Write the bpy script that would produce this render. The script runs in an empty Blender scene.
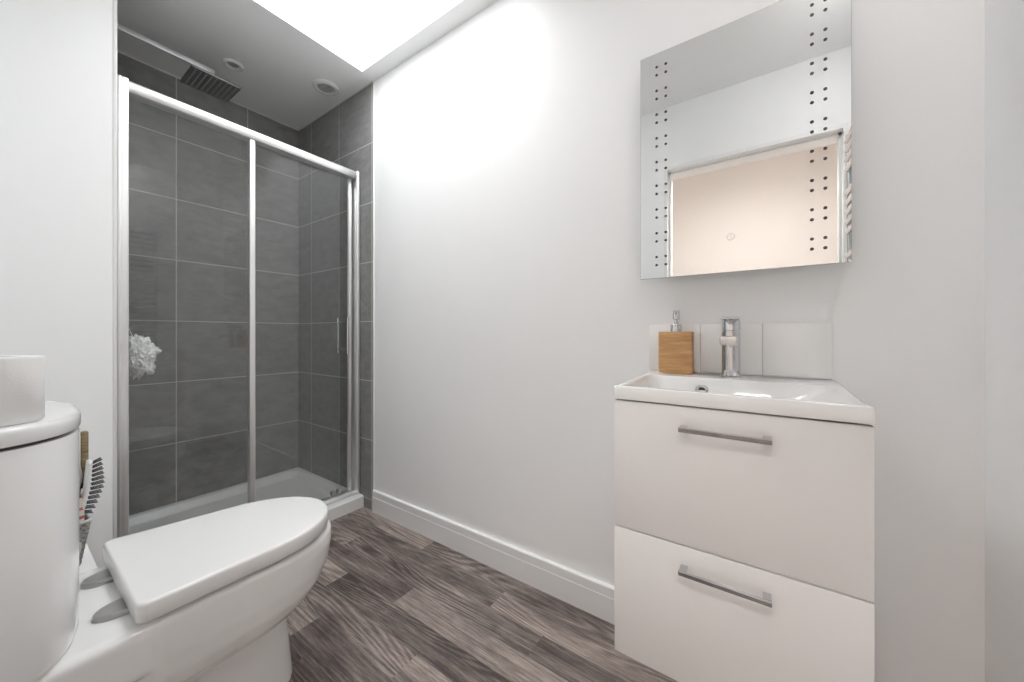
import bpy, bmesh, math, random
from mathutils import Vector, Matrix, noise

random.seed(7)
S = bpy.context.scene
COL = S.collection
H = 1.012                      # eye height above the floor; heights below are metres above the floor
PI = math.pi

# ------------------------------------------------------------------ camera
cam_d = bpy.data.cameras.new('camera')
cam_d.sensor_width = 36.0
cam_d.lens = 361.0 / 1024.0 * 36.0
cam_d.shift_y = -7.0 / 1024.0
cam_d.clip_start = 0.01
cam = bpy.data.objects.new('camera', cam_d)
COL.objects.link(cam)
cam.location = (0, 0, H)
cam.rotation_euler = (PI / 2, 0, math.radians(34.7))
S.camera = cam

# ------------------------------------------------------------------ sky, daylight, exposure
world = bpy.data.worlds.new('sky')
S.world = world
world.use_nodes = True
bg = world.node_tree.nodes['Background']
bg.inputs[1].default_value = 15.6
_nt = world.node_tree                      # overcast sky, brightest overhead
_tc = _nt.nodes.new('ShaderNodeTexCoord')
_sx = _nt.nodes.new('ShaderNodeSeparateXYZ')
_mr = _nt.nodes.new('ShaderNodeMapRange')
_mx = _nt.nodes.new('ShaderNodeMix'); _mx.data_type = 'RGBA'
_nt.links.new(_tc.outputs['Generated'], _sx.inputs[0])
_nt.links.new(_sx.outputs[2], _mr.inputs['Value'])
_nt.links.new(_mr.outputs[0], _mx.inputs[0])
_mx.inputs[6].default_value = (0.33, 0.335, 0.34, 1)
_mx.inputs[7].default_value = (0.985, 0.995, 1.0, 1)
_nt.links.new(_mx.outputs[2], bg.inputs[0])
S.view_settings.view_transform = 'Standard'
S.view_settings.look = 'None'
S.view_settings.gamma = 1.0
S.view_settings.use_curve_mapping = False
S.view_settings.exposure = 0.08
S.cycles.max_bounces = 16
S.cycles.diffuse_bounces = 10
S.cycles.glossy_bounces = 8
S.cycles.transparent_max_bounces = 16
S.cycles.caustics_reflective = False
S.cycles.caustics_refractive = False
S.cycles.sample_clamp_indirect = 8.0
S.cycles.use_denoising = True

SKY = (-1.81, -0.84, 0.50, 1.165)     # skylight opening x0 x1 y0 y1
CEIL = H + 1.445
SHAFT = 0.45
pl = bpy.data.lights.new('skylight_portal', 'AREA')
pl.shape = 'RECTANGLE'
pl.size = SKY[1] - SKY[0]
pl.size_y = SKY[3] - SKY[2]
pl.cycles.is_portal = True
plo = bpy.data.objects.new('skylight_portal', pl)
COL.objects.link(plo)
plo.location = ((SKY[0] + SKY[1]) / 2, (SKY[2] + SKY[3]) / 2, CEIL + SHAFT + 0.03)

# ------------------------------------------------------------------ materials
def new_mat(name):
    m = bpy.data.materials.new(name)
    m.use_nodes = True
    nt = m.node_tree
    b = nt.nodes['Principled BSDF']
    return m, nt, b

def N(nt, typ, **kw):
    n = nt.nodes.new(typ)
    for k, v in kw.items():
        setattr(n, k, v)
    return n

def L(nt, a, b):
    nt.links.new(a, b)

def plain(name, col, rough=0.5, metal=0.0, coat=0.0, bump=0.0, bscale=200.0, var=0.0, vscale=6.0, spec=0.5):
    m, nt, b = new_mat(name)
    b.inputs['Base Color'].default_value = (*col, 1)
    b.inputs['Roughness'].default_value = rough
    b.inputs['Metallic'].default_value = metal
    b.inputs['Coat Weight'].default_value = coat
    b.inputs['Coat Roughness'].default_value = 0.05
    b.inputs['Specular IOR Level'].default_value = spec
    tc = N(nt, 'ShaderNodeTexCoord')
    if var > 0:
        nz = N(nt, 'ShaderNodeTexNoise')
        nz.inputs['Scale'].default_value = vscale
        nz.inputs['Detail'].default_value = 4
        L(nt, tc.outputs['Object'], nz.inputs['Vector'])
        mx = N(nt, 'ShaderNodeMix', data_type='RGBA')
        mx.inputs[6].default_value = (*[c * (1 - var) for c in col], 1)
        mx.inputs[7].default_value = (*[min(1, c * (1 + var)) for c in col], 1)
        L(nt, nz.outputs['Fac'], mx.inputs[0])
        L(nt, mx.outputs[2], b.inputs['Base Color'])
    if bump > 0:
        nz2 = N(nt, 'ShaderNodeTexNoise')
        nz2.inputs['Scale'].default_value = bscale
        nz2.inputs['Detail'].default_value = 3
        L(nt, tc.outputs['Object'], nz2.inputs['Vector'])
        bp = N(nt, 'ShaderNodeBump')
        bp.inputs['Strength'].default_value = bump
        bp.inputs['Distance'].default_value = 0.002
        L(nt, nz2.outputs['Fac'], bp.inputs['Height'])
        L(nt, bp.outputs['Normal'], b.inputs['Normal'])
    return m

M = {}
def dip(mb, lo=0.0):
    for v in mb.bm.verts:
        if v.co.z > lo and v.co.y > 0.16:
            v.co.z -= 0.015 * (v.co.y - 0.16) / 0.45
    return mb
M['paint'] = plain('white_wall_paint', (0.925, 0.927, 0.93), 0.55, bump=0.05, bscale=160, var=0.01, spec=0.3)
M['ceiling'] = plain('white_ceiling_paint', (0.935, 0.937, 0.94), 0.7, bump=0.04, bscale=160, var=0.01, spec=0.2)
M['gloss_white'] = plain('white_trim_gloss', (0.88, 0.88, 0.88), 0.25, var=0.01)
M['hall'] = plain('cream_hall_paint', (0.79, 0.752, 0.722), 0.7, var=0.015)
M['ceramic'] = plain('white_ceramic', (0.84, 0.84, 0.835), 0.10, coat=0.3, var=0.008)
M['seat'] = plain('white_seat_plastic', (0.83, 0.83, 0.825), 0.22, var=0.008)
M['acrylic'] = plain('white_tray_acrylic', (0.86, 0.86, 0.855), 0.18, var=0.01)
M['basin'] = plain('white_basin_ceramic', (0.85, 0.845, 0.84), 0.08, coat=0.4, var=0.005)
M['vanity'] = plain('white_vanity_lacquer', (0.86, 0.848, 0.838), 0.16, var=0.006)
M['gap_shade'] = plain('recess_shade', (0.05, 0.045, 0.045), 0.6, var=0.1)  # shade of the lid gap and overflow hole as a colour
M['chrome'] = plain('polished_chrome', (0.68, 0.68, 0.69), 0.06, metal=1.0, var=0.01)
M['satin'] = plain('satin_aluminium', (0.84, 0.84, 0.84), 0.38, metal=0.85, var=0.02, vscale=3)
M['grey_metal'] = plain('satin_grey_metal', (0.42, 0.42, 0.41), 0.38, metal=0.7, var=0.03)
M['tile_white'] = plain('white_glazed_tile', (0.90, 0.895, 0.89), 0.12, var=0.006)
M['grout_white'] = plain('pale_grout', (0.66, 0.65, 0.63), 0.8, var=0.03)
M['trim'] = plain('white_tile_trim', (0.76, 0.76, 0.75), 0.3, var=0.01)
M['mirror'] = plain('mirror_silver', (0.86, 0.87, 0.865), 0.0, metal=1.0, var=0.001)
M['mirror_edge'] = plain('mirror_glass_edge', (0.45, 0.49, 0.48), 0.15, var=0.02)
M['dot'] = plain('dark_dot', (0.055, 0.05, 0.05), 0.5, var=0.05)
M['etch'] = plain('etched_grey', (0.74, 0.69, 0.65), 0.6, var=0.02)
M['paper'] = plain('toilet_paper', (0.84, 0.835, 0.825), 0.9, bump=0.25, bscale=300, var=0.015, vscale=30, spec=0.1)
M['carpet'] = plain('pale_carpet', (0.74, 0.72, 0.69), 0.95, bump=0.3, bscale=400, var=0.05, vscale=200, spec=0.1)
M['card'] = plain('brown_card', (0.30, 0.24, 0.18), 0.9, var=0.1)
M['puff'] = plain('white_nylon_mesh', (0.94, 0.94, 0.93), 0.7, bump=0.25, bscale=260, var=0.01, vscale=60)
M['plastic_white'] = plain('white_plastic', (0.82, 0.82, 0.81), 0.3, var=0.01)
M['plastic_grey'] = plain('pale_grey_plastic', (0.55, 0.55, 0.54), 0.35, var=0.02)
M['black'] = plain('black_bristle', (0.03, 0.03, 0.03), 0.5, var=0.1)
M['rubber'] = plain('grey_rubber', (0.45, 0.45, 0.44), 0.6, var=0.03)
M['head_metal'] = plain('dark_steel', (0.22, 0.22, 0.22), 0.3, metal=0.9, var=0.03)

def glass_mat():
    m, nt, b = new_mat('clear_thin_glass')
    nt.nodes.remove(b)
    out = nt.nodes['Material Output']
    tr = N(nt, 'ShaderNodeBsdfTransparent')
    tr.inputs[0].default_value = (0.965, 0.97, 0.968, 1)
    gl = N(nt, 'ShaderNodeBsdfGlossy')
    gl.inputs['Roughness'].default_value = 0.0
    fr = N(nt, 'ShaderNodeFresnel')
    ge = N(nt, 'ShaderNodeNewGeometry')          # same air-to-glass reflectance on both faces of the thin sheet
    io = N(nt, 'ShaderNodeMath', operation='MULTIPLY_ADD')
    L(nt, ge.outputs['Backfacing'], io.inputs[0]); io.inputs[1].default_value = 1 / 1.58 - 1.58; io.inputs[2].default_value = 1.58
    L(nt, io.outputs[0], fr.inputs['IOR'])
    mx = N(nt, 'ShaderNodeMixShader')
    L(nt, fr.outputs[0], mx.inputs[0]); L(nt, tr.outputs[0], mx.inputs[1]); L(nt, gl.outputs[0], mx.inputs[2])
    L(nt, mx.outputs[0], out.inputs['Surface'])
    return m
M['glass'] = glass_mat()

def tile_mat(name, axis, off):
    """dark square wall tiles with paler grout; axis is the horizontal run of the wall"""
    m, nt, b = new_mat(name)
    tc = N(nt, 'ShaderNodeTexCoord')
    sx = N(nt, 'ShaderNodeSeparateXYZ'); L(nt, tc.outputs['Object'], sx.inputs[0])
    P = 0.342
    def dist(sock, o):
        s = N(nt, 'ShaderNodeMath', operation='SUBTRACT'); L(nt, sock, s.inputs[0]); s.inputs[1].default_value = o
        p = N(nt, 'ShaderNodeMath', operation='PINGPONG'); L(nt, s.outputs[0], p.inputs[0]); p.inputs[1].default_value = P / 2
        d = N(nt, 'ShaderNodeMath', operation='DIVIDE'); L(nt, s.outputs[0], d.inputs[0]); d.inputs[1].default_value = P
        fl = N(nt, 'ShaderNodeMath', operation='FLOOR'); L(nt, d.outputs[0], fl.inputs[0])
        return p.outputs[0], fl.outputs[0]
    d1, f1 = dist(sx.outputs[axis], off)
    d2, f2 = dist(sx.outputs[2], H + 0.073)
    mn = N(nt, 'ShaderNodeMath', operation='MINIMUM'); L(nt, d1, mn.inputs[0]); L(nt, d2, mn.inputs[1])
    mr = N(nt, 'ShaderNodeMapRange', interpolation_type='SMOOTHSTEP')
    L(nt, mn.outputs[0], mr.inputs['Value'])
    mr.inputs['From Min'].default_value = 0.0016; mr.inputs['From Max'].default_value = 0.0030
    cv = N(nt, 'ShaderNodeCombineXYZ'); L(nt, f1, cv.inputs[0]); L(nt, f2, cv.inputs[1])
    wn = N(nt, 'ShaderNodeTexWhiteNoise', noise_dimensions='3D'); L(nt, cv.outputs[0], wn.inputs['Vector'])
    # brushed mottling inside each tile
    mp = N(nt, 'ShaderNodeMapping'); L(nt, tc.outputs['Object'], mp.inputs[0])
    mp.inputs['Scale'].default_value = (8, 8, 14)
    n1 = N(nt, 'ShaderNodeTexNoise'); L(nt, mp.outputs[0], n1.inputs['Vector'])
    n1.inputs['Scale'].default_value = 1.6; n1.inputs['Detail'].default_value = 8; n1.inputs['Roughness'].default_value = 0.65
    n2 = N(nt, 'ShaderNodeTexNoise'); L(nt, tc.outputs['Object'], n2.inputs['Vector'])
    n2.inputs['Scale'].default_value = 130; n2.inputs['Detail'].default_value = 3
    ad = N(nt, 'ShaderNodeMath', operation='MULTIPLY_ADD'); L(nt, n2.outputs['Fac'], ad.inputs[0]); ad.inputs[1].default_value = 0.18; L(nt, n1.outputs['Fac'], ad.inputs[2])
    ad2 = N(nt, 'ShaderNodeMath', operation='MULTIPLY_ADD'); L(nt, wn.outputs['Value'], ad2.inputs[0]); ad2.inputs[1].default_value = 0.12; L(nt, ad.outputs[0], ad2.inputs[2])
    cr = N(nt, 'ShaderNodeValToRGB'); L(nt, ad2.outputs[0], cr.inputs[0])
    cr.color_ramp.elements[0].position = 0.40; cr.color_ramp.elements[0].color = (0.21, 0.21, 0.208, 1)
    cr.color_ramp.elements[1].position = 1.05; cr.color_ramp.elements[1].color = (0.365, 0.364, 0.36, 1)
    mx = N(nt, 'ShaderNodeMix', data_type='RGBA'); L(nt, mr.outputs[0], mx.inputs[0])
    mx.inputs[6].default_value = (0.62, 0.62, 0.61, 1); L(nt, cr.outputs[0], mx.inputs[7])
    L(nt, mx.outputs[2], b.inputs['Base Color'])
    b.inputs['Roughness'].default_value = 0.48
    b.inputs['Specular IOR Level'].default_value = 0.35
    hb = N(nt, 'ShaderNodeMath', operation='MULTIPLY_ADD'); L(nt, n2.outputs['Fac'], hb.inputs[0]); hb.inputs[1].default_value = 0.012; L(nt, mr.outputs[0], hb.inputs[2])
    bp = N(nt, 'ShaderNodeBump'); bp.inputs['Distance'].default_value = 0.0015; bp.inputs['Strength'].default_value = 0.5
    L(nt, hb.outputs[0], bp.inputs['Height']); L(nt, bp.outputs['Normal'], b.inputs['Normal'])
    return m
M['tile_back'] = tile_mat('grey_tile_back', 1, 0.594)
M['tile_side'] = tile_mat('grey_tile_side', 0, -2.183)

def floor_mat():
    m, nt, b = new_mat('grey_brown_wood_vinyl')
    tc = N(nt, 'ShaderNodeTexCoord')
    at = N(nt, 'ShaderNodeAttribute', attribute_name='seed')
    tn = N(nt, 'ShaderNodeAttribute', attribute_name='tone')
    off = N(nt, 'ShaderNodeVectorMath', operation='MULTIPLY'); L(nt, at.outputs['Color'], off.inputs[0]); off.inputs[1].default_value = (37, 53, 71)
    add = N(nt, 'ShaderNodeVectorMath', operation='ADD'); L(nt, tc.outputs['Object'], add.inputs[0]); L(nt, off.outputs[0], add.inputs[1])
    def noise_n(sc, scale, detail, rough=0.6, dist=0.0):
        mp = N(nt, 'ShaderNodeMapping'); L(nt, add.outputs[0], mp.inputs[0]); mp.inputs['Scale'].default_value = sc
        n = N(nt, 'ShaderNodeTexNoise'); L(nt, mp.outputs[0], n.inputs['Vector'])
        n.inputs['Scale'].default_value = scale; n.inputs['Detail'].default_value = detail
        n.inputs['Roughness'].default_value = rough; n.inputs['Distortion'].default_value = dist
        return n.outputs['Fac']
    # growth rings: contour lines of a smooth stretched field
    field = noise_n((1.1, 8.0, 1), 1.0, 1.0, 0.3)
    k = N(nt, 'ShaderNodeMath', operation='MULTIPLY'); L(nt, field, k.inputs[0]); k.inputs[1].default_value = 120.0
    fine = noise_n((6, 60, 1), 1.0, 4, 0.7)
    k2 = N(nt, 'ShaderNodeMath', operation='MULTIPLY_ADD'); L(nt, fine, k2.inputs[0]); k2.inputs[1].default_value = 3.0; L(nt, k.outputs[0], k2.inputs[2])
    sn = N(nt, 'ShaderNodeMath', operation='SINE'); L(nt, k2.outputs[0], sn.inputs[0])
    streak = noise_n((2.6, 110, 1), 1.0, 6, 0.75)
    mask = noise_n((1.4, 7, 1), 1.0, 1.0, 0.4)
    mk = N(nt, 'ShaderNodeMapRange', interpolation_type='SMOOTHSTEP'); L(nt, mask, mk.inputs['Value'])
    mk.inputs['From Min'].default_value = 0.42; mk.inputs['From Max'].default_value = 0.60; mk.inputs['To Min'].default_value = 0.15
    sm_ = N(nt, 'ShaderNodeMath', operation='MULTIPLY'); L(nt, sn.outputs[0], sm_.inputs[0]); L(nt, mk.outputs[0], sm_.inputs[1])
    blot = noise_n((3.2, 10, 1), 1.0, 3, 0.55, 0.4)
    pores = noise_n((20, 420, 1), 1.0, 3, 0.75)
    def madd(a, f, c):
        n = N(nt, 'ShaderNodeMath', operation='MULTIPLY_ADD'); L(nt, a, n.inputs[0]); n.inputs[1].default_value = f
        if isinstance(c, float): n.inputs[2].default_value = c
        else: L(nt, c, n.inputs[2])
        return n.outputs[0]
    v = madd(sm_.outputs[0], 0.13, -1.30)
    v = madd(streak, 1.05, v)
    v = madd(blot, 0.80, v)
    v = madd(pores, 0.85, v)
    v = madd(tn.outputs['Fac'], 0.66, v)
    cr = N(nt, 'ShaderNodeValToRGB'); L(nt, v, cr.inputs[0])
    e = cr.color_ramp.elements
    e[0].position = 0.10; e[0].color = (0.066, 0.053, 0.050, 1)
    e[1].position = 0.98; e[1].color = (0.68, 0.57, 0.485, 1)
    a = e.new(0.34); a.color = (0.175, 0.145, 0.133, 1)
    a = e.new(0.60); a.color = (0.345, 0.288, 0.258, 1)
    L(nt, cr.outputs[0], b.inputs['Base Color'])
    b.inputs['Roughness'].default_value = 0.42
    b.inputs['Specular IOR Level'].default_value = 0.35
    bp = N(nt, 'ShaderNodeBump'); bp.inputs['Strength'].default_value = 0.25; bp.inputs['Distance'].default_value = 0.001
    L(nt, v, bp.inputs['Height']); L(nt, bp.outputs['Normal'], b.inputs['Normal'])
    return m
M['floor'] = floor_mat()

def wood_mat(name, dark, light, scale, sc=(1.0, 1.0, 9.0)):
    m, nt, b = new_mat(name)
    tc = N(nt, 'ShaderNodeTexCoord')
    mp = N(nt, 'ShaderNodeMapping'); L(nt, tc.outputs['Object'], mp.inputs[0]); mp.inputs['Scale'].default_value = sc
    n = N(nt, 'ShaderNodeTexNoise'); L(nt, mp.outputs[0], n.inputs['Vector'])
    n.inputs['Scale'].default_value = scale; n.inputs['Detail'].default_value = 6; n.inputs['Roughness'].default_value = 0.65
    cr = N(nt, 'ShaderNodeValToRGB'); L(nt, n.outputs['Fac'], cr.inputs[0])
    cr.color_ramp.elements[0].position = 0.30; cr.color_ramp.elements[0].color = (*dark, 1)
    cr.color_ramp.elements[1].position = 0.68; cr.color_ramp.elements[1].color = (*light, 1)
    L(nt, cr.outputs[0], b.inputs['Base Color'])
    b.inputs['Roughness'].default_value = 0.4
    return m
M['bamboo'] = wood_mat('bamboo_wood', (0.40, 0.20, 0.075), (0.66, 0.40, 0.18), 14)
M['brush_wood'] = wood_mat('brush_wood', (0.13, 0.09, 0.045), (0.40, 0.30, 0.16), 25)

def packet_mat():
    m, nt, b = new_mat('banded_packet_print')
    tc = N(nt, 'ShaderNodeTexCoord')
    sx = N(nt, 'ShaderNodeSeparateXYZ'); L(nt, tc.outputs['Object'], sx.inputs[0])
    mr = N(nt, 'ShaderNodeMapRange'); L(nt, sx.outputs[2], mr.inputs['Value'])
    mr.inputs['From Min'].default_value = 0.0; mr.inputs['From Max'].default_value = 0.16
    cr = N(nt, 'ShaderNodeValToRGB'); cr.color_ramp.interpolation = 'CONSTANT'; L(nt, mr.outputs[0], cr.inputs[0])
    e = cr.color_ramp.elements
    e[0].position = 0; e[0].color = (0.62, 0.60, 0.57, 1)
    e[1].position = 0.90; e[1].color = (0.22, 0.09, 0.06, 1)
    for p, c in ((0.22, (0.12, 0.13, 0.14)), (0.26, (0.66, 0.64, 0.61)), (0.40, (0.08, 0.13, 0.15)), (0.46, (0.66, 0.62, 0.58)),
                 (0.56, (0.36, 0.10, 0.07)), (0.61, (0.66, 0.62, 0.58)), (0.70, (0.42, 0.12, 0.08)), (0.75, (0.62, 0.57, 0.52))):
        q = e.new(p); q.color = (*c, 1)
    L(nt, cr.outputs[0], b.inputs['Base Color'])
    b.inputs['Roughness'].default_value = 0.35
    return m
M['packet'] = packet_mat()

def wicker_mat():
    m, nt, b = new_mat('grey_wicker')
    tc = N(nt, 'ShaderNodeTexCoord')
    w = N(nt, 'ShaderNodeTexChecker'); L(nt, tc.outputs['Object'], w.inputs['Vector']); w.inputs['Scale'].default_value = 150
    w.inputs['Color1'].default_value = (0.52, 0.51, 0.50, 1); w.inputs['Color2'].default_value = (0.30, 0.295, 0.29, 1)
    n = N(nt, 'ShaderNodeTexNoise'); n.inputs['Scale'].default_value = 60; L(nt, tc.outputs['Object'], n.inputs['Vector'])
    mx = N(nt, 'ShaderNodeMix', data_type='RGBA', blend_type='MULTIPLY'); mx.inputs[0].default_value = 0.5
    L(nt, w.outputs['Color'], mx.inputs[6]); L(nt, n.outputs['Color'], mx.inputs[7])
    L(nt, mx.outputs[2], b.inputs['Base Color'])
    bp = N(nt, 'ShaderNodeBump'); bp.inputs['Distance'].default_value = 0.003; L(nt, w.outputs['Fac'], bp.inputs['Height']); L(nt, bp.outputs['Normal'], b.inputs['Normal'])
    b.inputs['Roughness'].default_value = 0.7
    return m
M['wicker'] = wicker_mat()

def emit_mat(name, col, strength):
    m, nt, b = new_mat(name)
    b.inputs['Base Color'].default_value = (0.9, 0.9, 0.9, 1)
    b.inputs['Emission Color'].default_value = (*col, 1)
    b.inputs['Emission Strength'].default_value = strength
    return m
M['hall_lamp'] = emit_mat('warm_lamp_diffuser', (1.0, 0.965, 0.942), 70.0)
M['fill_lamp'] = emit_mat('fill_lamp_diffuser', (1.0, 0.985, 0.965), 50.0)

# ------------------------------------------------------------------ mesh helpers (heights in metres above the floor)
class MB:
    def __init__(self):
        self.bm = bmesh.new()
    def _merge(self, b):
        me = bpy.data.meshes.new('tmp')
        b.to_mesh(me); b.free()
        self.bm.from_mesh(me)
        bpy.data.meshes.remove(me)
    def box(self, x0, x1, y0, y1, z0, z1, bev=0.0, seg=2, mtx=None):
        b = bmesh.new()
        bmesh.ops.create_cube(b, size=1.0)
        for v in b.verts:
            v.co = Vector(((x0 + x1) / 2 + v.co.x * (x1 - x0), (y0 + y1) / 2 + v.co.y * (y1 - y0), (z0 + z1) / 2 + v.co.z * (z1 - z0)))
        if bev > 0:
            bmesh.ops.bevel(b, geom=list(b.edges), offset=bev, segments=seg, profile=0.5, affect='EDGES', clamp_overlap=True)
        if mtx is not None:
            bmesh.ops.transform(b, matrix=mtx, verts=b.verts)
        self._merge(b)
        return self
    def ring_loft(self, rings, cap0=True, cap1=True, closed=True):
        vs = [[self.bm.verts.new(p) for p in r] for r in rings]
        n = len(rings[0])
        for a, b in zip(vs, vs[1:]):
            for i in range(n if closed else n - 1):
                j = (i + 1) % n
                self.bm.faces.new((a[i], a[j], b[j], b[i]))
        if cap0: self.bm.faces.new(list(reversed(vs[0])))
        if cap1: self.bm.faces.new(vs[-1])
        return self
    def tube(self, pts, r, seg=12, caps=True):
        pts = [Vector(p) for p in pts]
        rr = r if isinstance(r, (list, tuple)) else [r] * len(pts)
        rings = []
        up = None
        for i, p in enumerate(pts):
            d = (pts[min(i + 1, len(pts) - 1)] - pts[max(i - 1, 0)]).normalized()
            if up is None:
                up = Vector((0, 0, 1)) if abs(d.z) < 0.9 else Vector((1, 0, 0))
            s = d.cross(up)
            if s.length < 1e-6:
                s = d.cross(Vector((0, 1, 0)))
            s.normalize(); u = s.cross(d).normalized(); up = u
            rings.append([p + (s * math.cos(2 * PI * k / seg) + u * math.sin(2 * PI * k / seg)) * rr[i] for k in range(seg)])
        return self.ring_loft(rings, caps, caps)
    def lathe(self, prof, c, axis='z', seg=40, cap0=True, cap1=True):
        rings = []
        for r, h in prof:
            ring = []
            for k in range(seg):
                a = 2 * PI * k / seg
                u, v = r * math.cos(a), r * math.sin(a)
                if axis == 'z': q = (c[0] + u, c[1] + v, c[2] + h)
                elif axis == 'y': q = (c[0] + u, c[1] + h, c[2] + v)
                else: q = (c[0] + h, c[1] + u, c[2] + v)
                ring.append(Vector(q))
            rings.append(ring)
        return self.ring_loft(rings, cap0, cap1)
    def prism(self, poly, z0, z1):
        return self.ring_loft([[Vector((x, y, z0)) for x, y in poly], [Vector((x, y, z1)) for x, y in poly]])
    def build(self, name, mat, parent=None, smooth=35, label=None):
        bmesh.ops.recalc_face_normals(self.bm, faces=self.bm.faces)
        me = bpy.data.meshes.new(name)
        if parent is not None:
            bmesh.ops.translate(self.bm, vec=-parent_world(parent), verts=self.bm.verts)
        self.bm.to_mesh(me); self.bm.free()
        me.materials.append(mat)
        if smooth:
            me.shade_smooth(); me.set_sharp_from_angle(angle=math.radians(smooth))
        o = bpy.data.objects.new(name, me)
        COL.objects.link(o)
        if parent is not None:
            o.parent = parent
        if label: o['label'] = label
        return o

def parent_world(o):
    p = Vector(o.location)
    while o.parent is not None:
        o = o.parent; p = p + Vector(o.location)
    return p

def tag(o, label, cat, group=None, kind=None):
    o['label'] = label; o['category'] = cat
    if group: o['group'] = group
    if kind: o['kind'] = kind
    return o

def thing(name, loc, label, cat, group=None):
    o = bpy.data.objects.new(name, None)
    o.empty_display_size = 0.05
    COL.objects.link(o)
    o.location = loc
    return tag(o, label, cat, group)

def struct(name, mb, mat, label=None, cat=None, smooth=35):
    o = mb.build(name, mat, None, smooth)
    o['kind'] = 'structure'
    if label: o['label'] = label
    if cat: o['category'] = cat
    return o

# ------------------------------------------------------------------ the room
XB, XE, YW, YD = -2.705, 0.405, 1.25, -0.064     # shower back wall, end wall, mirror wall, door wall
XN, YN = -1.94, 0.2535                             # nib wall face and its free edge
DX0, DX1, DZ = -0.497, 0.338, H + 1.042                # doorway
TOP = CEIL + SHAFT

struct('wall_right', MB().box(XB - 0.1, XE + 0.1, YW, YW + 0.1, 0, TOP), M['paint'], 'plain white wall carrying the mirror and washbasin', 'wall')
struct('wall_back', MB().box(XB - 0.1, XB, YD, YW, 0, TOP), M['tile_back'], 'dark grey tiled wall at the back of the shower', 'wall')
struct('wall_tiled_side', MB().box(XB, -1.8285, YW - 0.005, YW, 0, CEIL), M['tile_side'], 'dark grey tiles on the long wall beside the shower door', 'wall')
struct('wall_left', MB().box(XB, XN, YD, YN, 0, TOP), M['paint'], 'white wall behind the toilet, left of the shower', 'wall')
struct('wall_shower_left', MB().box(XB, XN - 0.012, YN, YN + 0.008, 0, CEIL), M['tile_side'], 'grey tiled inner face of the wall left of the shower', 'wall')
struct('wall_end', MB().box(XE, XE + 0.1, YD - 0.17, YW, 0, TOP), M['paint'], 'white end wall right of the washbasin', 'wall')
rear = MB().box(XB, DX0 - 0.02, YD - 0.17, YD, 0, TOP).box(DX1 + 0.02, XE, YD - 0.17, YD, 0, TOP).box(DX0 - 0.02, DX1 + 0.02, YD - 0.17, YD, DZ + 0.02, TOP)
struct('wall_rear', rear, M['paint'], 'white wall with the doorway, behind the toilet cistern', 'wall')
dl = MB().box(DX0 - 0.02, DX0, YD - 0.172, YD + 0.002, 0, DZ).box(DX1, DX1 + 0.02, YD - 0.172, YD + 0.002, 0, DZ).box(DX0 - 0.02, DX1 + 0.02, YD - 0.172, YD + 0.002, DZ, DZ + 0.02)
dl.box(DX0, DX0 + 0.012, YD - 0.08, YD - 0.045, 0, DZ).box(DX1 - 0.012, DX1, YD - 0.08, YD - 0.045, 0, DZ).box(DX0, DX1, YD - 0.08, YD - 0.045, DZ - 0.012, DZ)
struct('door_1', dl, M['gloss_white'], 'white door lining seen in the mirror', 'doorway')

# ceiling with the skylight shaft
cl = MB()
cl.box(XB - 0.1, SKY[0], YD - 0.17, YW + 0.1, CEIL, TOP).box(SKY[1], XE + 0.1, YD - 0.17, YW + 0.1, CEIL, TOP)
cl.box(SKY[0], SKY[1], YD - 0.17, SKY[2], CEIL, TOP).box(SKY[0], SKY[1], SKY[3], YW + 0.1, CEIL, TOP)
struct('ceiling', cl, M['ceiling'], 'white ceiling with a bright skylight opening', 'ceiling')
sf = MB()
x0, x1, y0, y1 = SKY
sf.box(x0 - 0.06, x1 + 0.06, y0 - 0.06, y0 + 0.012, TOP, TOP + 0.05).box(x0 - 0.06, x1 + 0.06, y1 - 0.012, y1 + 0.06, TOP, TOP + 0.05)
sf.box(x0 - 0.06, x0 + 0.012, y0 + 0.012, y1 - 0.012, TOP, TOP + 0.05).box(x1 - 0.012, x1 + 0.06, y0 + 0.012, y1 - 0.012, TOP, TOP + 0.05)
w1 = struct('window_1', sf, M['gloss_white'], 'bright white skylight in the ceiling above the shower entrance', 'skylight')
MB().box(x0 + 0.012, x1 - 0.012, y0 + 0.012, y1 - 0.012, TOP + 0.02, TOP + 0.026).build('pane', M['glass'], w1)

# wood-look floor, plank by plank
fb = bmesh.new()
tone_l = fb.faces.layers.float.new('tone'); seed_l = fb.faces.layers.float_vector.new('seed')
PW, PL = 0.0965, 1.045
tones = {(0, -1.315): .42, (1, -1.875): .38, (1, -.83): .72, (2, -1.65): .40, (2, -2.695): .66, (2, -.605): .30, (3, -1.14): .74, (3, -2.185): .34,
         (4, -1.44): .34, (4, -2.485): .70, (5, -.895): .62, (5, -1.94): .52, (0, -2.36): .68, (1, .215): .5, (6, -1.3): .30}
row_off = {0: -1.315, 1: -.83, 2: -.605, 3: -1.14, 4: -1.44, 5: -.895, 6: -1.3}
XF0, XF1, YF0 = -2.0, 0.42, -0.20
k = 0
while True:
    ya = YW - 0.002 - PW * k; yb = max(YF0, ya - PW)
    if ya <= YF0: break
    off = row_off.get(k, -random.random() * PL)
    xa = off - PL * math.ceil((off - XF0) / PL)
    while xa < XF1:
        a, b2 = max(xa, XF0), min(xa + PL, XF1)
        t = None
        for (kk, xx), tv in tones.items():
            if kk == k and abs(xx - xa) < 0.05: t = tv
        if t is None: t = random.uniform(.3, .7)
        if b2 > a:
            f = fb.faces.new([fb.verts.new(p) for p in ((a, yb, 0), (b2, yb, 0), (b2, ya, 0), (a, ya, 0))])
            f[tone_l] = t; f[seed_l] = Vector((random.random(), random.random(), random.random()))
        xa += PL
    k += 1
rest = bmesh.ops.create_cube(fb, size=1.0)
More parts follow.
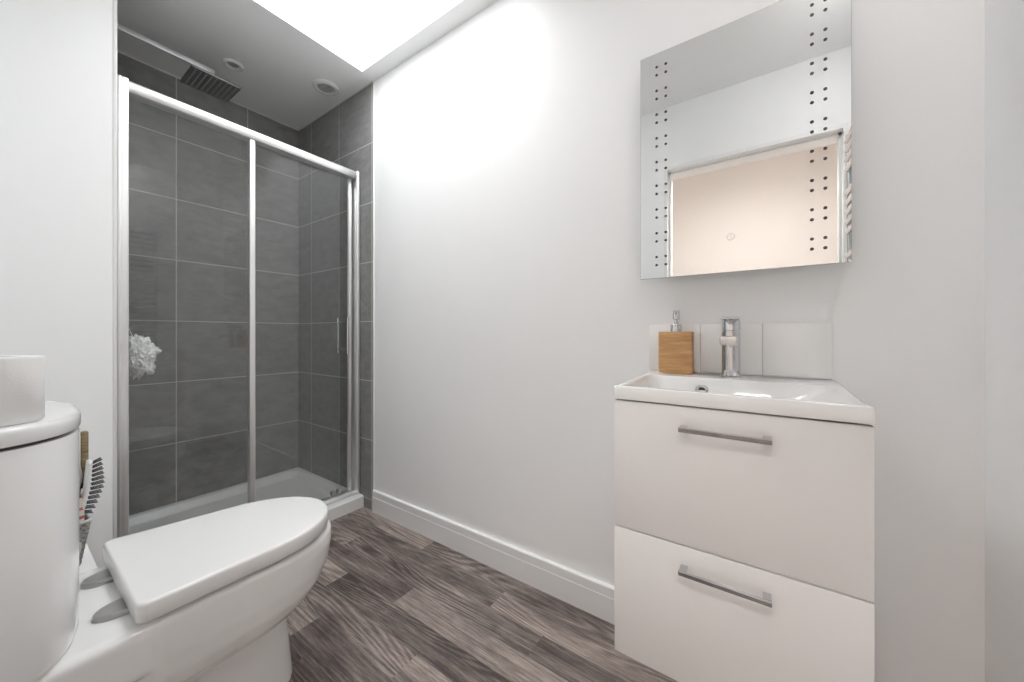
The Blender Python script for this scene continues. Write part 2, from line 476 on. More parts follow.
for v in rest['verts']:
    v.co = Vector(((XF0 + XF1) / 2 + v.co.x * (XF1 - XF0), (YW + YF0) / 2 + v.co.y * (YW - YF0), -0.031 + v.co.z * 0.06))
fm = bpy.data.meshes.new('floor'); fb.to_mesh(fm); fb.free(); fm.materials.append(M['floor'])
fo = bpy.data.objects.new('floor', fm); COL.objects.link(fo)
fo['kind'] = 'structure'; fo['label'] = 'grey brown wood plank vinyl floor'; fo['category'] = 'floor'

# baseboard with a stepped, rounded top
prof = [(0, 0), (0.015, 0), (0.015, 0.086), (0.0138, 0.0872), (0.0138, 0.118), (0.0122, 0.1215), (0.0090, 0.1230), (0, 0.1232)]
bb = MB()
bb.ring_loft([[Vector((xx, YW - d, z)) for d, z in prof] for xx in (-1.8215, XE)])
struct('baseboard_right', bb, M['gloss_white'], 'white stepped baseboard along the mirror wall', 'baseboard', smooth=0)
bb = MB(); bb.ring_loft([[Vector((XE - d, yy, z)) for d, z in prof] for yy in (YD, YW - 0.017)])
struct('baseboard_end', bb, M['gloss_white'], 'white baseboard along the end wall', 'baseboard', smooth=0)
struct('trim_1', MB().box(XN - 0.012, XN + 0.002, YN - 0.001, YN + 0.0105, 0, CEIL, 0.002), M['trim'], 'pale trim on the wall edge left of the shower', 'trim')
struct('trim_2', MB().box(-1.8285, -1.8225, YW - 0.007, YW, 0, CEIL, 0.001), M['trim'], 'thin white trim ending the tiles beside the shower', 'trim')
tb = MB().box(XB, -1.8285, YW - 0.010, YW - 0.005, CEIL - 0.006, CEIL).box(XB, XB + 0.006, YN + 0.008, YW - 0.010, CEIL - 0.006, CEIL)
struct('trim_3', tb, M['trim'], 'white sealant line between shower tiles and ceiling', 'trim')
# boxed pipe ledge along the foot of the door wall, behind the toilet
struct('trim_4', MB().box(XN, -1.383, YD, 0.158, 0, H - 0.60, 0.004), M['gloss_white'], 'white boxed-in ledge between toilet and left wall', 'boxing')

# hallway beyond the doorway
hy = -1.55
HCEIL = H + 1.80
HTOP = HCEIL + 0.1
struct('wall_hall', MB().box(-1.3, 1.3, hy - 0.1, hy, 0, HTOP).box(-1.4, -1.3, hy - 0.1, YD - 0.17, 0, HTOP).box(1.2, 1.3, hy, YD - 0.17, 0, HTOP).box(XE + 0.1, 1.3, YD - 0.17, YD - 0.02, 0, HTOP)
       .box(-1.3, DX0 - 0.02, YD - 0.175, YD - 0.17, 0, HTOP).box(DX1 + 0.02, XE + 0.1, YD - 0.175, YD - 0.17, 0, HTOP).box(DX0 - 0.02, DX1 + 0.02, YD - 0.175, YD - 0.17, DZ + 0.02, HTOP),
       M['hall'], 'warm cream hallway walls reflected in the mirror', 'wall')
struct('floor_hall', MB().box(-1.4, 1.3, hy - 0.1, -0.20, -0.06, 0.001), M['carpet'], 'unseen hallway carpet, kept pale to bounce light through the doorway', 'floor')  # unseen; made pale so it bounces fill light into the bathroom
struct('ceiling_hall', MB().box(-1.4, 1.3, hy - 0.1, YD - 0.17, HCEIL, HTOP), M['ceiling'])
def ceiling_lamp(x, y, z, rad, mat, label):
    t = thing('ceiling_lamp', (x, y, z), label, 'lamp')
    MB().lathe([(rad + 0.015, 0), (rad + 0.015, -0.022), (rad + 0.008, -0.030), (rad, -0.030), (rad, -0.008)], (x, y, z), cap0=False, cap1=False).build('housing', M['gloss_white'], t)
    MB().lathe([(rad - 0.001, -0.010), (rad - 0.001, -0.032), (rad * 0.85, -0.048), (rad * 0.5, -0.057), (0.001, -0.060)], (x, y, z), cap0=False, cap1=True).build('diffuser', mat, t)
    return t
lp = ceiling_lamp(-0.08, -0.47, H + 1.40, 0.175, M['hall_lamp'], 'round warm pendant lamp in the hallway beyond the doorway')
MB().tube([(-0.08, -0.47, H + 1.395), (-0.08, -0.47, HCEIL)], 0.008, 12).build('stem', M['gloss_white'], lp)
MB().lathe([(0.0, 0.002), (0.188, 0.002), (0.188, -0.001)], (-0.08, -0.47, H + 1.40), cap0=False, cap1=False).build('cover', M['gloss_white'], lp)
ceiling_lamp(0.285, 0.51, CEIL, 0.070, M['fill_lamp'], 'unseen round ceiling lamp added to brighten the walls around the washbasin')  # added lamp, out of view, for the brightness of the upper right wall

# ------------------------------------------------------------------ shower tray
def smooth01(t):
    t = max(0.0, min(1.0, t)); return t * t * (3 - 2 * t)
def heightfield(mb, x0, x1, y0, y1, nx, ny, fz, zb, floor_face=True):
    top = [[mb.bm.verts.new((x0 + (x1 - x0) * i / nx, y0 + (y1 - y0) * j / ny, fz(x0 + (x1 - x0) * i / nx, y0 + (y1 - y0) * j / ny))) for j in range(ny + 1)] for i in range(nx + 1)]
    for i in range(nx):
        for j in range(ny):
            mb.bm.faces.new((top[i][j], top[i + 1][j], top[i + 1][j + 1], top[i][j + 1]))
    loop = [top[i][0] for i in range(nx)] + [top[nx][j] for j in range(ny)] + [top[i][ny] for i in range(nx, 0, -1)] + [top[0][j] for j in range(ny, 0, -1)]
    bot = [mb.bm.verts.new((v.co.x, v.co.y, zb)) for v in loop]
    n = len(loop)
    for i in range(n):
        mb.bm.faces.new((loop[i], loop[(i + 1) % n], bot[(i + 1) % n], bot[i]))
    if floor_face: mb.bm.faces.new(bot)
TRX0, TRX1, TRY0, TRY1, TRZ = XB + 0.001, -1.918, YN + 0.009, YW - 0.006, H - 0.944
def rsd(x, y, bx0, bx1, by0, by1, r):
    """signed distance to a rounded rectangle, negative inside"""
    qx = abs(x - (bx0 + bx1) / 2) - (bx1 - bx0) / 2 + r
    qy = abs(y - (by0 + by1) / 2) - (by1 - by0) / 2 + r
    return math.hypot(max(qx, 0), max(qy, 0)) + min(max(qx, qy), 0) - r
def tray_z(x, y):
    d = -rsd(x, y, TRX0 + 0.035, TRX1 - 0.075, TRY0 + 0.035, TRY1 - 0.035, 0.06)
    z = TRZ - 0.036 * smooth01(d / 0.035)
    e = min(TRX1 - x, 10)
    if e < 0.008: z -= 0.005 * (1 - e / 0.008) ** 2
    return z
t = thing('shower_tray', (-2.31, 0.76, 0), 'low white shower tray behind the sliding glass door', 'shower tray')
mb = MB(); heightfield(mb, TRX0, TRX1, TRY0, TRY1, 110, 110, tray_z, 0.0)
mb.build('tray', M['acrylic'], t, 50)
MB().lathe([(0.0, 0.004), (0.036, 0.004), (0.045, 0.001), (0.045, -0.004)], (-2.32, 0.40, TRZ - 0.036), cap0=False).build('waste', M['chrome'], t)

# ------------------------------------------------------------------ shower enclosure
XS = -1.985
SKEW = 0.010
t = thing('shower_enclosure', (XS, 0.76, TRZ), 'silver framed sliding glass shower door across the tiled alcove', 'shower screen')
zb, zt = TRZ + 0.002, H + 0.961
def profile_y(pts, ya, yb):
    mb = MB(); return mb.ring_loft([[Vector((x, yy, z)) for x, z in pts] for yy in (ya, yb)])
rail = [(XS - 0.028, zt - 0.046), (XS - 0.028, zt)]
for q in range(9):
    a = PI / 2 - q * PI / 2 / 8
    rail.append((XS + 0.006 + 0.020 * math.cos(a), zt - 0.020 + 0.020 * math.sin(a)))
rail += [(XS + 0.026, zt - 0.040), (XS + 0.021, zt - 0.046)]
profile_y(rail, YN + 0.012, YW - 0.010).build('top_rail', M['satin'], t, 40)
profile_y([(XS - 0.028, zb), (XS + 0.022, zb), (XS + 0.022, zb + 0.012), (XS + 0.012, zb + 0.022), (XS - 0.028, zb + 0.022)], YN + 0.012, YW - 0.010).build('bottom_rail', M['satin'], t, 30)
for ya, yb, d in ((YN + 0.0125, 0.2965, 1), (1.226, YW - 0.008, -1)):
    mb = MB().box(XS - 0.029, XS + 0.0275, ya, yb, zb, zt + 0.001, 0.004, 3)
    mb.box(XS - 0.018, XS + 0.031, (ya if d > 0 else yb - 0.010), (ya + 0.010 if d > 0 else yb), zb, zt - 0.004, 0.002)
    mb.build('wall_profile', M['satin'], t)
fp = MB().box(XS + 0.002, XS + 0.008, 0.294, 0.700, zb + 0.020, zt - 0.044)
for v in fp.bm.verts:
    v.co.x += SKEW * (v.co.y - 0.497)
fp.build('fixed_panel', M['glass'], t)
MB().box(XS - 0.004, XS + 0.016, 0.690, 0.714, zb + 0.018, zt - 0.044, 0.004, 3).build('centre_profile', M['satin'], t)
sp = MB().box(XS - 0.022, XS - 0.016, 0.700, 1.200, zb + 0.022, zt - 0.044).build('sliding_panel', M['glass'], t)
MB().box(XS - 0.027, XS - 0.010, 1.196, 1.216, zb + 0.022, zt - 0.044, 0.003).build('stile', M['satin'], sp)
MB().box(XS - 0.027, XS - 0.010, 0.694, 0.708, zb + 0.022, zt - 0.044, 0.003).build('stile', M['satin'], sp)
hm = MB()
hy0 = 1.165
for xx in (XS + 0.034, XS - 0.066):
    hm.tube([(xx, hy0, H - 0.112), (xx, hy0, H + 0.094)], 0.0065, 14)
for zz in (H - 0.085, H + 0.068):
    hm.tube([(XS + 0.034, hy0, zz), (XS - 0.066, hy0, zz)], 0.0055, 12)
hm.build('handle', M['chrome'], sp)
gm = MB()
for yy in (1.10, 1.135):
    gm.box(XS - 0.040, XS - 0.012, yy, yy + 0.016, zb + 0.022, zb + 0.046, 0.004)
gm.build('door_guide', M['grey_metal'], t)

# ------------------------------------------------------------------ rain shower head
hx, hyc, hz = -2.352, 0.652, H + 1.29
t = thing('rain_shower', (hx, YN + 0.008, H + 1.365), 'square rain shower head on a long straight arm under the ceiling', 'shower head')
MB().box(hx - 0.010, hx + 0.010, YN + 0.014, hyc + 0.012, H + 1.352, H + 1.374, 0.001).build('arm', M['satin'], t)
MB().box(hx - 0.030, hx + 0.030, YN + 0.008, YN + 0.018, H + 1.332, H + 1.392, 0.003).build('wall_plate', M['chrome'], t)
MB().tube([(hx, hyc, H + 1.353), (hx, hyc, hz + 0.028), (hx, hyc, hz + 0.024), (hx, hyc, hz + 0.008)], [0.011, 0.011, 0.017, 0.017], 20).build('neck', M['chrome'], t)
MB().box(hx - 0.096, hx + 0.096, hyc - 0.101, hyc + 0.101, hz, hz + 0.010, 0.002).build('head_plate', M['head_metal'], t)
nm = MB()
for i in range(9):
    for j in range(9):
        px, py = hx - 0.078 + 0.0195 * i, hyc - 0.082 + 0.0205 * j
        nm.lathe([(0.0042, 0.0), (0.0042, -0.002), (0.0028, -0.0035)], (px, py, hz), seg=8)
nm.build('nozzles', M['rubber'], t)

# ceiling fittings in the shower
def ring_fit(name, c, r, hole, label, cat, inner):
    t = thing(name, (c[0], c[1], CEIL), label, cat)
    MB().lathe([(r, 0), (r, -0.004), (r * 0.93, -0.009), (r * 0.80, -0.012), (r * 0.66, -0.010), (hole * 1.02, -0.005), (hole, -0.001), (hole, 0.0)], (c[0], c[1], CEIL), cap0=False, cap1=False).build('rim', M['gloss_white'], t)
    inner(t, c, hole)
    return t
def lamp_in(t, c, hole):
    MB().lathe([(0, -0.004), (hole * 0.45, -0.004), (hole * 0.5, -0.001), (hole, -0.001)], (c[0], c[1], CEIL), cap0=False, cap1=False).build('bulb', M['grey_metal'], t)
def vent_in(t, c, hole):
    MB().lathe([(0, -0.0008), (hole, -0.0008)], (c[0], c[1], CEIL), cap0=False, cap1=False).build('backing', M['rubber'], t)
    s = MB()
    for q in range(-3, 4):
        yy = c[1] + q * hole * 0.27
        hw = math.sqrt(max(0.0, hole ** 2 - (q * hole * 0.27) ** 2)) * 0.97
        s.box(c[0] - hw, c[0] + hw, yy - 0.004, yy + 0.004, CEIL - 0.007, CEIL - 0.001)
    s.build('grille', M['plastic_grey'], t)
ring_fit('downlight', (-2.33, 0.740), 0.047, 0.024, 'small round white downlight in the shower ceiling nearer the shower head', 'downlight', lamp_in)
ring_fit('ceiling_vent', (-2.10, 1.118), 0.070, 0.044, 'round white extractor vent in the ceiling near the tiled corner', 'vent', vent_in)

# ------------------------------------------------------------------ bath puff hanging in the shower
pc = Vector((-2.085, 0.336, H - 0.092))
t = thing('bath_puff', pc, 'white ruffled bath puff hanging at the left inside the shower', 'bath puff')
pb = bmesh.new()
bmesh.ops.create_icosphere(pb, subdivisions=6, radius=1.0)
for v in pb.verts:
    d = v.co.normalized()
    n1 = noise.noise(d * 2.1 + Vector((3, 1, 5)))
    w = Vector((noise.noise(d * 2.4 + Vector((9, 0, 0))), noise.noise(d * 2.4 + Vector((0, 9, 0))), noise.noise(d * 2.4 + Vector((0, 0, 9)))))
    lobes = noise.noise((d + w * 0.7) * 4.6 + Vector((1, 7, 2)))
    frill = math.sin(26.0 * noise.noise((d + w * 0.5) * 2.2 + Vector((4, 4, 1))))
    r = 0.057 * (0.95 + 0.40 * n1 + 0.26 * lobes + 0.035 * frill)
    v.co = pc + Vector((d.x * r, d.y * r * 1.0, d.z * r * 1.45))
mb = MB(); mb._merge(pb); mb.build('netting', M['puff'], t, 180)
MB().tube([pc + Vector((0, 0, 0.05)), pc + Vector((0.003, -0.03, 0.14)), (pc.x, YN + 0.020, pc.z + 0.20)], 0.0016, 8).build('cord', M['plastic_white'], t)
t = thing('wall_hook', (pc.x, YN + 0.008, pc.z + 0.2), 'small chrome hook on the tiles holding the bath puff', 'hook')
MB().lathe([(0.016, 0.0), (0.016, 0.004), (0.005, 0.006), (0.005, 0.022), (0.008, 0.026), (0.0, 0.028)], (pc.x, YN + 0.008, pc.z + 0.197), 'y', 20, cap1=False).build('hook', M['chrome'], t)

# ------------------------------------------------------------------ toilet
TX = -1.192
def dshape(hw, tip, back, ys, rc=0.02, n_arc=36, n_c=6, kr=0.94, kl=0.89):
    """D outline: rounded back corners, straight sides to ys, elliptical front to tip"""
    p = []
    for q in range(n_c + 1):
        a = PI + q * PI / 2 / n_c
        p.append((TX - hw + rc + rc * math.cos(a), back + rc + rc * math.sin(a)))
    for q in range(n_c + 1):
        a = 1.5 * PI + q * PI / 2 / n_c
        p.append((TX + hw - rc + rc * math.cos(a), back + rc + rc * math.sin(a)))
    for q in range(n_arc + 1):
        a = q * PI / n_arc
        p.append((TX + hw * math.cos(a) * (kr if math.cos(a) > 0 else kl), ys + (tip - ys) * math.sin(a) ** 0.90 if 0 < q < n_arc else ys))
    return p
def rings(specs, **kw):
    return [[Vector((x, y, z)) for x, y in dshape(*s[:4], rc=s[4], **kw)] for s in specs for z in (s[5],)]
t = thing('toilet', (TX, 0.2, 0), 'white close-coupled toilet with closed lid, cistern at the left edge', 'toilet')
pan = MB()
zr = H - 0.583
pan.ring_loft(rings([(0.181, 0.627, 0.165, 0.36, 0.05, zr), (0.188, 0.634, 0.155, 0.36, 0.05, zr - 0.008), (0.189, 0.635, 0.15, 0.36, 0.05, zr - 0.04),
                     (0.187, 0.626, 0.15, 0.355, 0.05, zr - 0.090), (0.182, 0.606, 0.155, 0.35, 0.05, zr - 0.130), (0.172, 0.582, 0.165, 0.34, 0.05, zr - 0.160),
                     (0.150, 0.552, 0.18, 0.33, 0.05, zr - 0.188), (0.115, 0.520, 0.21, 0.32, 0.05, zr - 0.206)]))
dip(pan)
pan.ring_loft(rings([(0.099, 0.524, -0.05, 0.38, 0.02, 0.0), (0.096, 0.518, -0.05, 0.38, 0.02, 0.06), (0.092, 0.500, -0.05, 0.37, 0.02, zr - 0.18)], kr=1.0, kl=1.0))
pan.box(TX - 0.186, TX + 0.186, YD + 0.004, 0.26, zr - 0.105, zr, 0.018, 3)
po = pan.build('pan', M['ceramic'], t, 0)
rm = po.modifiers.new('remesh', 'REMESH'); rm.mode = 'VOXEL'; rm.voxel_size = 0.004; rm.use_smooth_shade = True
sm = po.modifiers.new('smooth', 'SMOOTH'); sm.factor = 0.5; sm.iterations = 5
dg = bpy.context.evaluated_depsgraph_get()
baked = bpy.data.meshes.new_from_object(po.evaluated_get(dg))
po.modifiers.clear(); po.data = baked; baked.name = 'pan'; baked.shade_smooth()
# seat and lid
dip(MB().ring_loft(rings([(0.160, 0.578, 0.192, 0.36, 0.015, zr + 0.003), (0.163, 0.581, 0.189, 0.36, 0.015, zr + 0.006), (0.163, 0.581, 0.189, 0.36, 0.015, zr + 0.010), (0.160, 0.578, 0.192, 0.36, 0.015, zr + 0.0115)]))).build('seat', M['seat'], t)
zl = H - 0.530
lid = []
for ins, dz in ((0.006, -0.0405), (0.002, -0.0400), (0.0, -0.0375), (0.0, -0.0070), (0.0008, -0.0040), (0.0025, -0.0016), (0.0055, -0.0003), (0.010, 0.0), (0.06, 0.0006)):
    lid.append((0.1945 - ins, 0.621 - ins, 0.1615 + ins, 0.375, max(0.006, 0.018 - ins * 0.5), zl + dz))
dip(MB().ring_loft(rings(lid))).build('lid', M['seat'], t, 50)
for sx in (-1, 1):
    cx, cy = TX + sx * 0.085 - 0.008, 0.161
    mb = MB()
    def oval(a, b): return [(cx + a * math.cos(2 * PI * q / 40), cy + b * math.sin(2 * PI * q / 40)) for q in range(40)]
    mb.ring_loft([[Vector((x, y, z)) for x, y in oval(a, b)] for a, b, z in ((0.029, 0.044, zr - 0.002), (0.029, 0.044, zr + 0.008), (0.0265, 0.0415, zr + 0.011), (0.010, 0.020, zr + 0.0118))])
    mb.build('hinge_pad', M['grey_metal'], t, 40, label='grey oval hinge pad')
    MB().tube([(cx - 0.016, 0.176, zr + 0.022), (cx + 0.016, 0.176, zr + 0.022)], 0.0105, 18).box(cx - 0.011, cx + 0.011, 0.166, 0.19, zr + 0.005, zr + 0.022, 0.003).build('hinge', M['seat'], t)
# cistern
CX = -1.181
def cist(a, b, yb=YD + 0.003, n=2.8, seg=72):
    p = []
    for q in range(seg + 1):
        w = PI * q / seg
        c, s_ = math.cos(w), math.sin(w)
        p.append((CX + a * math.copysign(abs(c) ** (2 / n), c), yb + b * abs(s_) ** (2 / n)))
    return p
def crings(specs): return [[Vector((x, y, z)) for x, y in cist(0.2120 - i, 0.1660 - i)] for i, z in specs]
zc = H - 0.150
MB().ring_loft(crings([(0.014, zr - 0.004), (0.006, zr + 0.002), (0.003, zr + 0.014), (0.0025, zr + 0.05), (0.0022, zc - 0.038), (0.004, zc - 0.0355)])).build('cistern', M['ceramic'], t, 50)
MB().ring_loft(crings([(0.012, zc - 0.036), (0.012, zc - 0.0275)])).build('cistern_gap_shade', M['gap_shade'], t)  # near-black band put in as the shade of the gap under the lid
MB().ring_loft(crings([(0.004, zc - 0.0300), (0.001, zc - 0.0285), (0.0, zc - 0.024), (0.0, zc - 0.010), (0.002, zc - 0.004), (0.006, zc - 0.001), (0.014, zc), (0.10, zc + 0.0005)])).build('cistern_lid', M['ceramic'], t, 45)

# toilet roll on the cistern lid
rc = (-1.052, 0.004, zc + 0.001)
t = thing('toilet_roll', rc, 'white toilet paper roll standing on the cistern lid', 'toilet roll')
R, h = 0.0512, 0.111
MB().lathe([(0.021, 0.0), (R - 0.003, 0.0), (R, 0.003), (R, h * 0.5), (R + 0.0004, h - 0.004), (R - 0.003, h), (0.021, h), (0.021, 0.0)], rc, seg=72, cap0=False, cap1=False).build('paper', M['paper'], t, 45)
MB().lathe([(0.0205, 0.001), (0.0205, h - 0.001), (0.0190, h - 0.001), (0.0190, 0.001), (0.0205, 0.001)], rc, seg=40, cap0=False, cap1=False).build('core', M['card'], t, 45)

# ------------------------------------------------------------------ brush basket on the ledge
ZL = H - 0.60
bx1, by1 = -1.425, 0.151
bc = (bx1 - 0.052, by1 - 0.052)
t = thing('basket', (bc[0], bc[1], ZL), 'small grey woven basket of brushes behind the toilet', 'basket')
def sq(hw, z, r=0.012, n=5):
    p = []
    for qx, qy, a0 in ((1, 1, 0), (-1, 1, PI / 2), (-1, -1, PI), (1, -1, 1.5 * PI)):
        for q in range(n + 1):
            a = a0 + q * PI / 2 / n
            p.append(Vector((bc[0] + qx * (hw - r) + r * math.cos(a), bc[1] + qy * (hw - r) + r * math.sin(a), z)))
    return p
rg = [sq(0.030, ZL)]
for q in range(19):
    u = q / 18
    rg.append(sq(0.034 + 0.016 * u + (0.0012 if q % 2 else 0), ZL + 0.002 + 0.112 * u))
for q in range(18, -1, -1):
    u = q / 18
    rg.append(sq(0.0305 + 0.016 * u, ZL + 0.004 + 0.110 * u))
MB().ring_loft(rg).build('body', M['wicker'], t, 40)
rim = MB(); rp = sq(0.0495, ZL + 0.118); rim.tube(rp + [rp[0], rp[1]], 0.0042, 10)
rim.build('rim', M['plastic_grey'], t, 40)

ZI = ZL + 0.006
# hairbrush, black bristles facing the toilet lid
t = thing('hairbrush', (-1.447, 0.105, ZI), 'white-backed hairbrush with black bristles standing in the basket', 'hairbrush')
spine = [(-1.447, 0.103, ZI), (-1.447, 0.114, ZI + 0.07), (-1.447, 0.131, ZI + 0.125), (-1.447, 0.142, ZI + 0.19), (-1.447, 0.147, ZI + 0.258)]
MB().tube([spine[0], spine[1], spine[2]], [0.006, 0.006, 0.007], 14).build('handle', M['plastic_white'], t)
hb = MB()
r2 = []
for (x, y, z), hw in zip(spine[2:] + [(-1.447, 0.1475, ZI + 0.264)], (0.012, 0.018, 0.016, 0.008)):
    r2.append([Vector((x + hw * math.cos(a), y + 0.006 * math.sin(a), z)) for a in [2 * PI * q / 18 for q in range(18)]])
hb.ring_loft(r2).build('back', M['plastic_white'], t)
br = MB()
for q in range(12):
    u = q / 11
    z = ZI + 0.133 + 0.122 * u
    y = 0.131 + 0.016 * math.sin(min(1, u * 1.4) * PI / 2)
    for w in (-0.010, 0, 0.010):
        br.tube([(-1.447 + w, y + 0.004, z), (-1.447 + w * 1.25, y + 0.027 - 0.006 * abs(2 * u - 1), z + 0.012 * (u - 0.4))], 0.0014, 6)
br.build('bristles', M['black'], t, 40)
# wooden-handled brush behind
t = thing('wooden_brush', (-1.487, 0.122, ZI), 'brush with a flat wooden handle standing highest in the basket', 'brush')
MB().box(-1.498, -1.476, 0.136, 0.149, ZI + 0.20, ZI + 0.334, 0.003).build('handle', M['brush_wood'], t)
MB().box(-1.498, -1.476, 0.118, 0.1355, ZI + 0.215, ZI + 0.327, 0.003).build('head', M['plastic_white'], t)
MB().box(-1.497, -1.477, 0.116, 0.149, ZI + 0.185, ZI + 0.2145, 0.003).build('collar', M['black'], t)
MB().tube([(-1.487, 0.110, ZI), (-1.487, 0.130, ZI + 0.188)], [0.005, 0.008], 12).build('stem', M['brush_wood'], t)
# grey rounded back brush
t = thing('back_brush', (-1.462, 0.088, ZI), 'rounded pale grey plastic brush leaning in the basket', 'brush')
MB().tube([(-1.462, 0.085, ZI), (-1.465, 0.10, ZI + 0.17)], [0.006, 0.007], 12).build('handle', M['plastic_grey'], t)
mb = MB(); rr = []
for q in range(11):
    a = PI * q / 10
    s = max(0.02, math.sin(a))
    rr.append([Vector((-1.466 + 0.014 * s * math.cos(b), 0.113 + 0.024 * s * math.sin(b), ZI + 0.222 - 0.056 * math.cos(a))) for b in [2 * PI * k2 / 20 for k2 in range(20)]])
mb.ring_loft(rr).build('head', M['plastic_grey'], t, 60)
# printed packet
t = thing('printed_packet', (-1.436, 0.112, ZI + 0.03), 'narrow packet with red and white bands standing in the basket', 'packet')
mb = MB(); rr = []
for u, hw in ((0, 0.016), (0.1, 0.018), (0.6, 0.017), (0.85, 0.012), (0.97, 0.006), (1.0, 0.003)):
    rr.append([Vector((-1.436 + 0.005 * math.cos(a), 0.114 + 0.012 * u + hw * math.sin(a), ZI + 0.03 + 0.16 * u)) for a in [2 * PI * q / 20 for q in range(20)]])
mb.ring_loft(rr).build('wrapper', M['packet'], t, 50)

# ------------------------------------------------------------------ vanity unit, basin, splashback
VX0, VX1, VY = -0.2930, 0.1580, 0.857
zb0, zrim = H - 0.762, H - 0.124
t = thing('vanity_unit', ((VX0 + VX1) / 2, 1.05, zb0), 'white wall-hung vanity unit with two handled drawers', 'vanity unit')
cb = MB().box(VX0 + 0.002, VX0 + 0.018, VY + 0.019, YW, zb0, zrim - 0.032).box(VX1 - 0.018, VX1 - 0.002, VY + 0.019, YW, zb0, zrim - 0.032)
cb.box(VX0 + 0.018, VX1 - 0.018, VY + 0.019, YW, zb0, zb0 + 0.016).box(VX0 + 0.018, VX1 - 0.018, YW - 0.016, YW, zb0 + 0.016, zrim - 0.14)
cb.build('carcass', M['vanity'], t)
zs = H - 0.460
for za, zb_, hz_ in ((zs + 0.0015, zrim - 0.0345, H - 0.203), (zb0, zs - 0.0015, H - 0.5065)):
    d = MB().box(VX0, VX1, VY, VY + 0.0185, za, zb_, 0.0015).build('drawer', M['vanity'], t)
    hm = MB()
    bar = ((-0.0300, 0.0042), (-0.0268, -0.0050), (-0.0215, -0.0046), (-0.0225, 0.0050), (-0.0288, 0.0050))
    hm.ring_loft([[Vector((xx, VY + yy, hz_ + z)) for yy, z in bar] for xx in (-0.146, 0.0155)])
    foot = ((-0.0235, 0.0050), (-0.0215, -0.0035), (0.0005, -0.0035), (0.0005, 0.0050))
    for xa in (-0.1455, 0.001):
        hm.ring_loft([[Vector((xx, VY + yy, hz_ + z)) for yy, z in foot] for xx in (xa, xa + 0.014)])
    hm.build('handle', M['chrome'], d)

BX0, BX1, BY0 = -0.2940, 0.1590, 0.855
def basin_z(x, y):
    # bowl: steep back, front and left, a long easy slope on the right
    l = smooth01((x - (BX0 + 0.014)) / 0.045)
    r = smooth01(((BX1 - 0.016) - x) / 0.135)
    f = smooth01((y - (BY0 + 0.013)) / 0.035)
    b = smooth01((1.128 - y) / 0.055)
    z = zrim - 0.082 * min(l, r) * min(f, b) ** 0.9 - 0.004 * l * f
    z += 0.007 * smooth01((y - 0.90) / 0.30)
    e = min(x - BX0, BX1 - x, y - BY0)
    if e < 0.004: z -= 0.003 * (1 - e / 0.004) ** 2
    return z
t = thing('washbasin', ((BX0 + BX1) / 2, 1.05, zrim - 0.031), 'white ceramic washbasin top on the vanity unit', 'washbasin')
mb = MB(); heightfield(mb, BX0, BX1, BY0, YW - 0.0005, 150, 130, basin_z, zrim - 0.0305, False)
mb.build('bowl', M['basin'], t, 50)
MB().lathe([(0.016, 0.002), (0.016, -0.003), (0.012, -0.004), (0.0085, -0.003), (0.0085, 0.003)], (-0.135, 1.108, zrim - 0.030), 'y', 28, cap0=False, cap1=False).build('overflow_ring', M['chrome'], t, label='chrome overflow ring')
MB().lathe([(0, -0.0015), (0.0088, -0.0015)], (-0.135, 1.108, zrim - 0.030), 'y', 24, cap0=False, cap1=False).build('overflow_hole', M['gap_shade'], t)  # flat near-black disc painted as the shade inside the hole
MB().lathe([(0.0, 0.006), (0.028, 0.005), (0.032, 0.001), (0.032, -0.003)], (-0.12, 0.985, zrim - 0.086), cap0=False).build('plug', M['chrome'], t)

t = thing('splashback', (-0.078, YW, zrim), 'low white three-tile splashback behind the basin', 'splashback')
MB().box(-0.3045, 0.1485, YW - 0.006, YW, zrim + 0.007, H + 0.029).build('grout', M['grout_white'], t)
for xa, xb in ((-0.3065, -0.1572), (-0.1548, -0.0002), (0.0022, 0.149)):
    MB().box(xa, xb, YW - 0.009, YW - 0.001, zrim + 0.0075, H + 0.029, 0.0012).build('tile', M['tile_white'], t)

# tap
tx, ty = -0.0715, 1.182
t = thing('basin_tap', (tx, ty, zrim - 0.003), 'chrome single-lever mixer tap on the basin', 'tap')
z0 = zrim + 0.0025
MB().lathe([(0.026, 0), (0.026, 0.004), (0.0225, 0.007), (0.0225, 0.128)], (tx, ty, z0), seg=48).build('body', M['chrome'], t, 40)
MB().box(tx - 0.0205, tx + 0.0205, ty - 0.090, ty, z0 + 0.092, z0 + 0.116, 0.004, 3).lathe([(0.010, 0.0), (0.010, -0.006)], (tx, ty - 0.074, z0 + 0.092), seg=20).build('spout', M['chrome'], t, 40)
MB().lathe([(0.0205, 0.128), (0.0205, 0.131), (0.0228, 0.132), (0.0228, 0.158), (0.021, 0.161)], (tx, ty, z0), seg=48).build('cartridge_cap', M['chrome'], t, 40)
MB().box(tx - 0.0225, tx + 0.0225, ty - 0.062, ty + 0.022, z0 + 0.161, z0 + 0.167, 0.003, 3).build('lever', M['chrome'], t, 40)

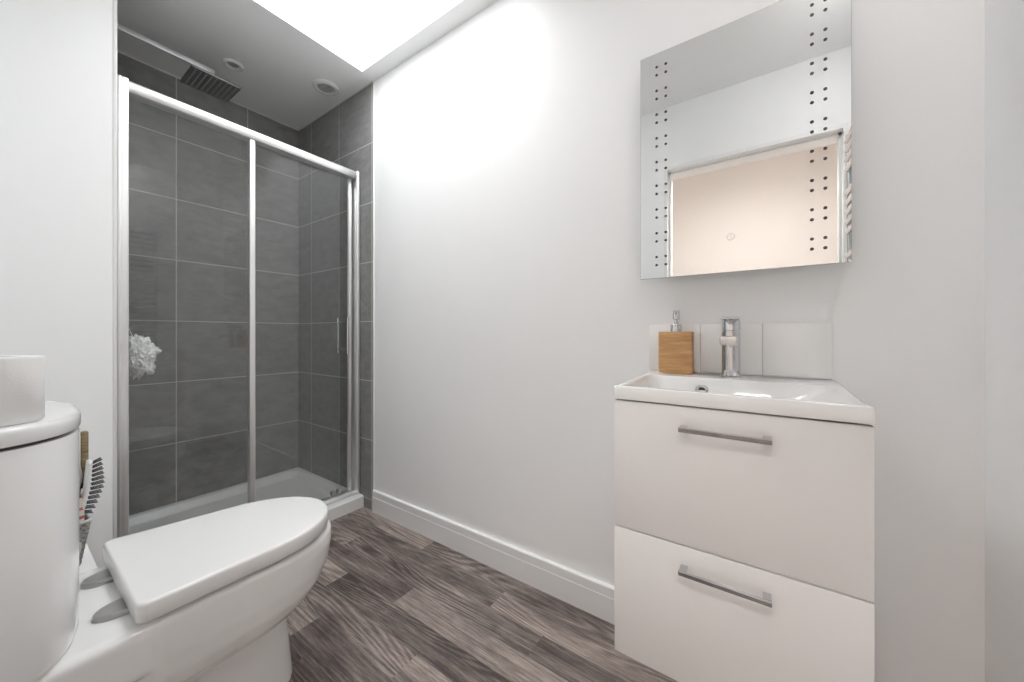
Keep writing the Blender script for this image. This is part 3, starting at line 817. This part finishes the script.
# soap dispenser
dx, dy = -0.2185, 1.206
t = thing('soap_dispenser', (dx, dy, zrim), 'square bamboo soap dispenser with chrome pump on the basin corner', 'soap dispenser')
MB().box(dx - 0.0475, dx + 0.0475, dy - 0.019, dy + 0.022, zrim + 0.0035, H + 0.0075, 0.003, 3).build('bottle', M['bamboo'], t, 40)
MB().lathe([(0.017, 0.0), (0.017, 0.020), (0.0155, 0.022)], (dx, dy + 0.001, H + 0.0075), seg=32).build('collar', M['chrome'], t, 40)
MB().lathe([(0.0055, 0.020), (0.0055, 0.036), (0.010, 0.038), (0.010, 0.062), (0.008, 0.065)], (dx, dy + 0.001, H + 0.0075), seg=28).tube([(dx, dy, H + 0.0675), (dx + 0.0, dy - 0.026, H + 0.068), (dx + 0.001, dy - 0.036, H + 0.064)], [0.0055, 0.005, 0.004], 14).build('pump', M['chrome'], t, 40)

# ------------------------------------------------------------------ illuminated mirror
MX0, MX1, MZ0, MZ1, MY = -0.323, 0.180, H + 0.176, H + 0.885, 1.195
t = thing('mirror', ((MX0 + MX1) / 2, YW, MZ0), 'rectangular frameless mirror with columns of small dots above the basin', 'mirror')
MB().box(MX0 + 0.05, MX1 - 0.05, MY + 0.0055, YW, MZ0 + 0.05, MZ1 - 0.05, 0.003).build('backing_box', M['plastic_white'], t)
MB().box(MX0, MX1, MY + 0.001, MY + 0.0055, MZ0, MZ1).build('glass_edge', M['mirror_edge'], t)
MB().box(MX0 + 0.0008, MX1 - 0.0008, MY, MY + 0.0012, MZ0 + 0.0008, MZ1 - 0.0008).build('mirror_face', M['mirror'], t)
dot0 = None
for xs in ((-0.273, -0.246), (0.105, 0.131)):
    for g in range(9):
        for dz in (0, -0.0255):
            for xx in xs:
                zd = H + 0.841 - 0.0748 * g + dz
                if dot0 is None:
                    dot0 = MB().lathe([(0.0, -0.0006), (0.0041, -0.0006), (0.0041, 0.0004)], (xx, MY, zd), 'y', 14, cap0=False).build('light_dot', M['dot'], t, 30, label='small dark round dot')
                    dot_at = Vector((xx, 0, zd))
                else:
                    d = dot0.copy(); COL.objects.link(d); d.parent = t
                    d.location = Vector((xx, 0, zd)) - dot_at
sw = MB()
sw.lathe([(0.0085, -0.0004), (0.0100, -0.0004), (0.0100, 0.0002), (0.0085, 0.0002), (0.0085, -0.0004)], (-0.073, MY, H + 0.276), 'y', 28, cap0=False, cap1=False)
sw.box(-0.0738, -0.0722, MY - 0.0004, MY + 0.0002, H + 0.271, H + 0.281)
sw.build('touch_switch', M['etch'], t, label='faint ring-shaped touch mark')

# ------------------------------------------------------------------ towel radiator on the end wall
rx = XE - 0.088
t = thing('towel_radiator', (XE, 0.5, H - 0.12), 'chrome ladder towel radiator on the end wall, seen only in reflections', 'towel radiator')
rl = (0.245, 0.755)
for yy in rl:
    MB().tube([(rx, yy, H - 0.14), (rx, yy, H + 0.875)], 0.015, 16).build('rail', M['chrome'], t)
zz = H - 0.10
q = 0
while zz < H + 0.86:
    MB().tube([(rx - 0.008, rl[0], zz), (rx - 0.008, rl[1], zz)], 0.011, 12).build('bar', M['chrome'], t)
    q += 1
    zz += 0.042 if q % 5 else 0.105
for yy in rl:
    for z in (H + 0.05, H + 0.75):
        MB().tube([(rx, yy, z), (XE, yy, z)], 0.010, 12).build('bracket', M['chrome'], t)
